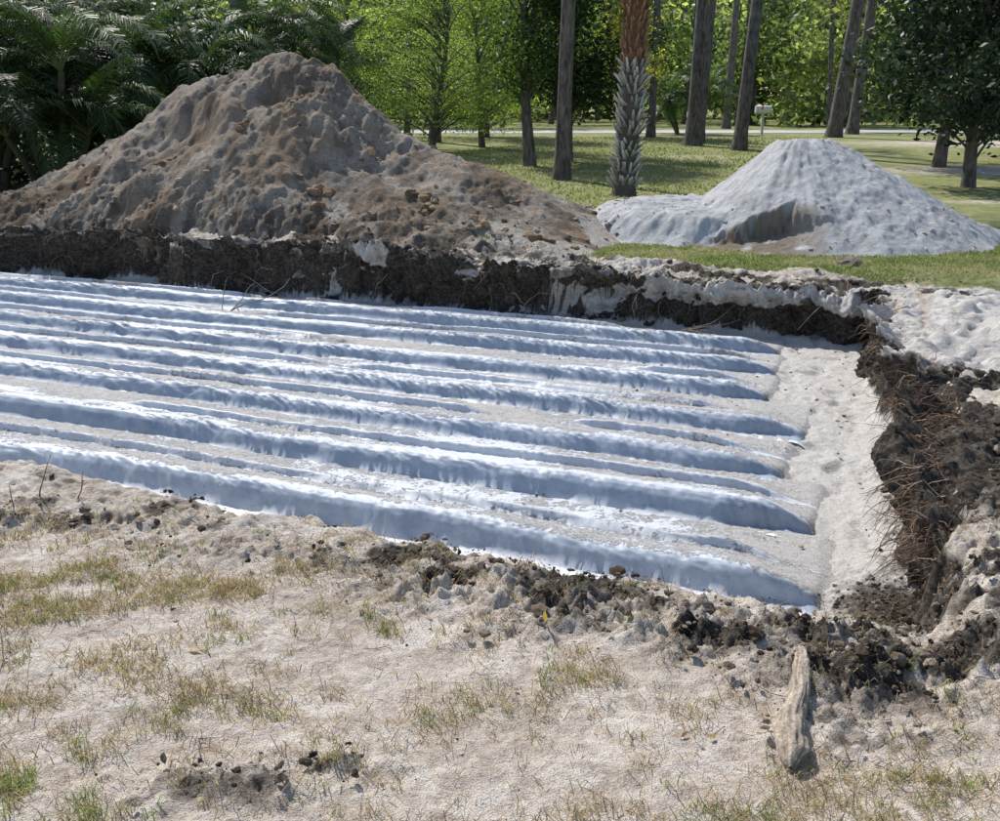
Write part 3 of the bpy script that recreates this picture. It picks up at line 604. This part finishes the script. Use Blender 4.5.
broad('cypress_tree',-5.2,36,6.,2.6,.12,BR,.6,75,70,.1,.34,None,.25,.35)
broad('oak_tree',.8,27.5,6,1.3,.17,GR,2.0,40,70,.13,.3)
broad('oak_tree',1.9,29,6,1.5,.15,DK,1.4,45,70,.14,.3)
broad('yellow_leaf_shrub',3.7,31,4.3,1.1,.07,[(.22,.25,.07),(.12,.16,.05),(.33,.29,.08)],1.6,24,50,.12,.25)
broad('oak_tree',-.6,42,7.5,3.2,.18,BR,1.2,60,65,.17,.42)
broad('oak_tree',22,36,8,4,.2,GR,.6,70,65,.2,.45)
broad('oak_tree',5.0,43,7,2.2,.16,GR,1.8,50,65,.16,.38)
# distant forest --------------------------------------------------------
e=empty('distant_forest'); C=[];A=Acc(); cols=[]
for i in range(125):
    x=rng.uniform(-50,60); y=rng.uniform(58,95)+abs(x)*.05; h=rng.uniform(5,15); R_=rng.uniform(2,4.5); z=.45
    pts=[(x,y,z),(x+rng.normal(0,.3),y,z+h*.5),(x+rng.normal(0,.6),y,z+h)]; V,F=tube(pts,[rng.uniform(.12,.3),.15,.05],7); A.add(V,F)
    nC=28; a=rng.random(nC)*6.28; hz=rng.uniform(.3 if rng.random()<.5 else 3,h,nC); q=rng.random(nC)**.5*R_
    cc=np.stack([x+np.cos(a)*q,y+np.sin(a)*q,z+hz],-1); base=np.array([(.11,.16,.065),(.19,.24,.10),(.07,.10,.05),(.26,.29,.14),(.08,.11,.055)][rng.integers(5)])
    per=28; V,F,c=crownleaves(cc,per,.65,.45,[base],.55,.6,.45); cols.append((V,F,c))
A.make('trunks',m_bark,True,e); B_=Acc()
for V,F,c in cols: B_.add(V,F,c)
B_.make('foliage',m_leaf,False,e)
C=np.stack([rng.uniform(-110,120,1900),rng.uniform(98,118,1900),.4+rng.random(1900)**.8*12],-1)
V,F,c=crownleaves(C,28,1.5,1.2,[(.09,.12,.07),(.14,.175,.09),(.07,.095,.055)],.6,.7); mk('undergrowth',V,F,m_leaf,c,parent=e)
e=empty('understory_shrubs'); C=np.stack([rng.uniform(-20,-3.,220),rng.uniform(38,44,220),.5+rng.random(220)*3.2],-1); V,F,c=crownleaves(C,60,.5,.2,GR+DK,.5,.8); mk('leaves',V,F,m_leaf,c,parent=e)
C=np.stack([rng.uniform(-17,-6.5,250),rng.uniform(23,31,250),.2+rng.random(250)*3.5],-1)
C2=np.stack([rng.uniform(-13,-7.6,70),rng.uniform(20.6,23,70),.1+rng.random(70)**1.5*1.8],-1); C=np.concatenate([C,C2]); V,F,c=crownleaves(C,60,.45,.17,DK,.5,.8); mk('dark_leaves',V,F,m_darkleaf,c,parent=e)
# ------------------------------------------------------------------ light, world, camera
el=math.radians(48); az=math.radians(-30)
S=Vector((math.sin(az)*math.cos(el),math.cos(az)*math.cos(el),math.sin(el)))
ld=bpy.data.lights.new('sun','SUN'); ld.energy=5.0; ld.angle=math.radians(.9); ld.color=(1,.95,.88)
lo=bpy.data.objects.new('sun',ld); lo.rotation_euler=S.to_track_quat('Z','Y').to_euler(); lo.location=(0,0,30); scene.collection.objects.link(lo)
w=bpy.data.worlds.new('World'); scene.world=w; w.use_nodes=True; nt=w.node_tree
sky=nt.nodes.new('ShaderNodeTexSky'); sky.sky_type='NISHITA'; sky.sun_disc=False; sky.sun_elevation=el; sky.sun_rotation=az
nt.links.new(sky.outputs[0],nt.nodes['Background'].inputs[0]); nt.nodes['Background'].inputs[1].default_value=.15
cd=bpy.data.cameras.new('camera'); cd.lens=36; cd.sensor_width=36; cd.clip_end=1500; cd.clip_start=.05
co=bpy.data.objects.new('camera',cd); co.location=(0,0,1.7); co.rotation_euler=(math.radians(73),0,0); scene.collection.objects.link(co); scene.camera=co
scene.view_settings.view_transform='Standard'; scene.view_settings.look='None'; scene.view_settings.exposure=0
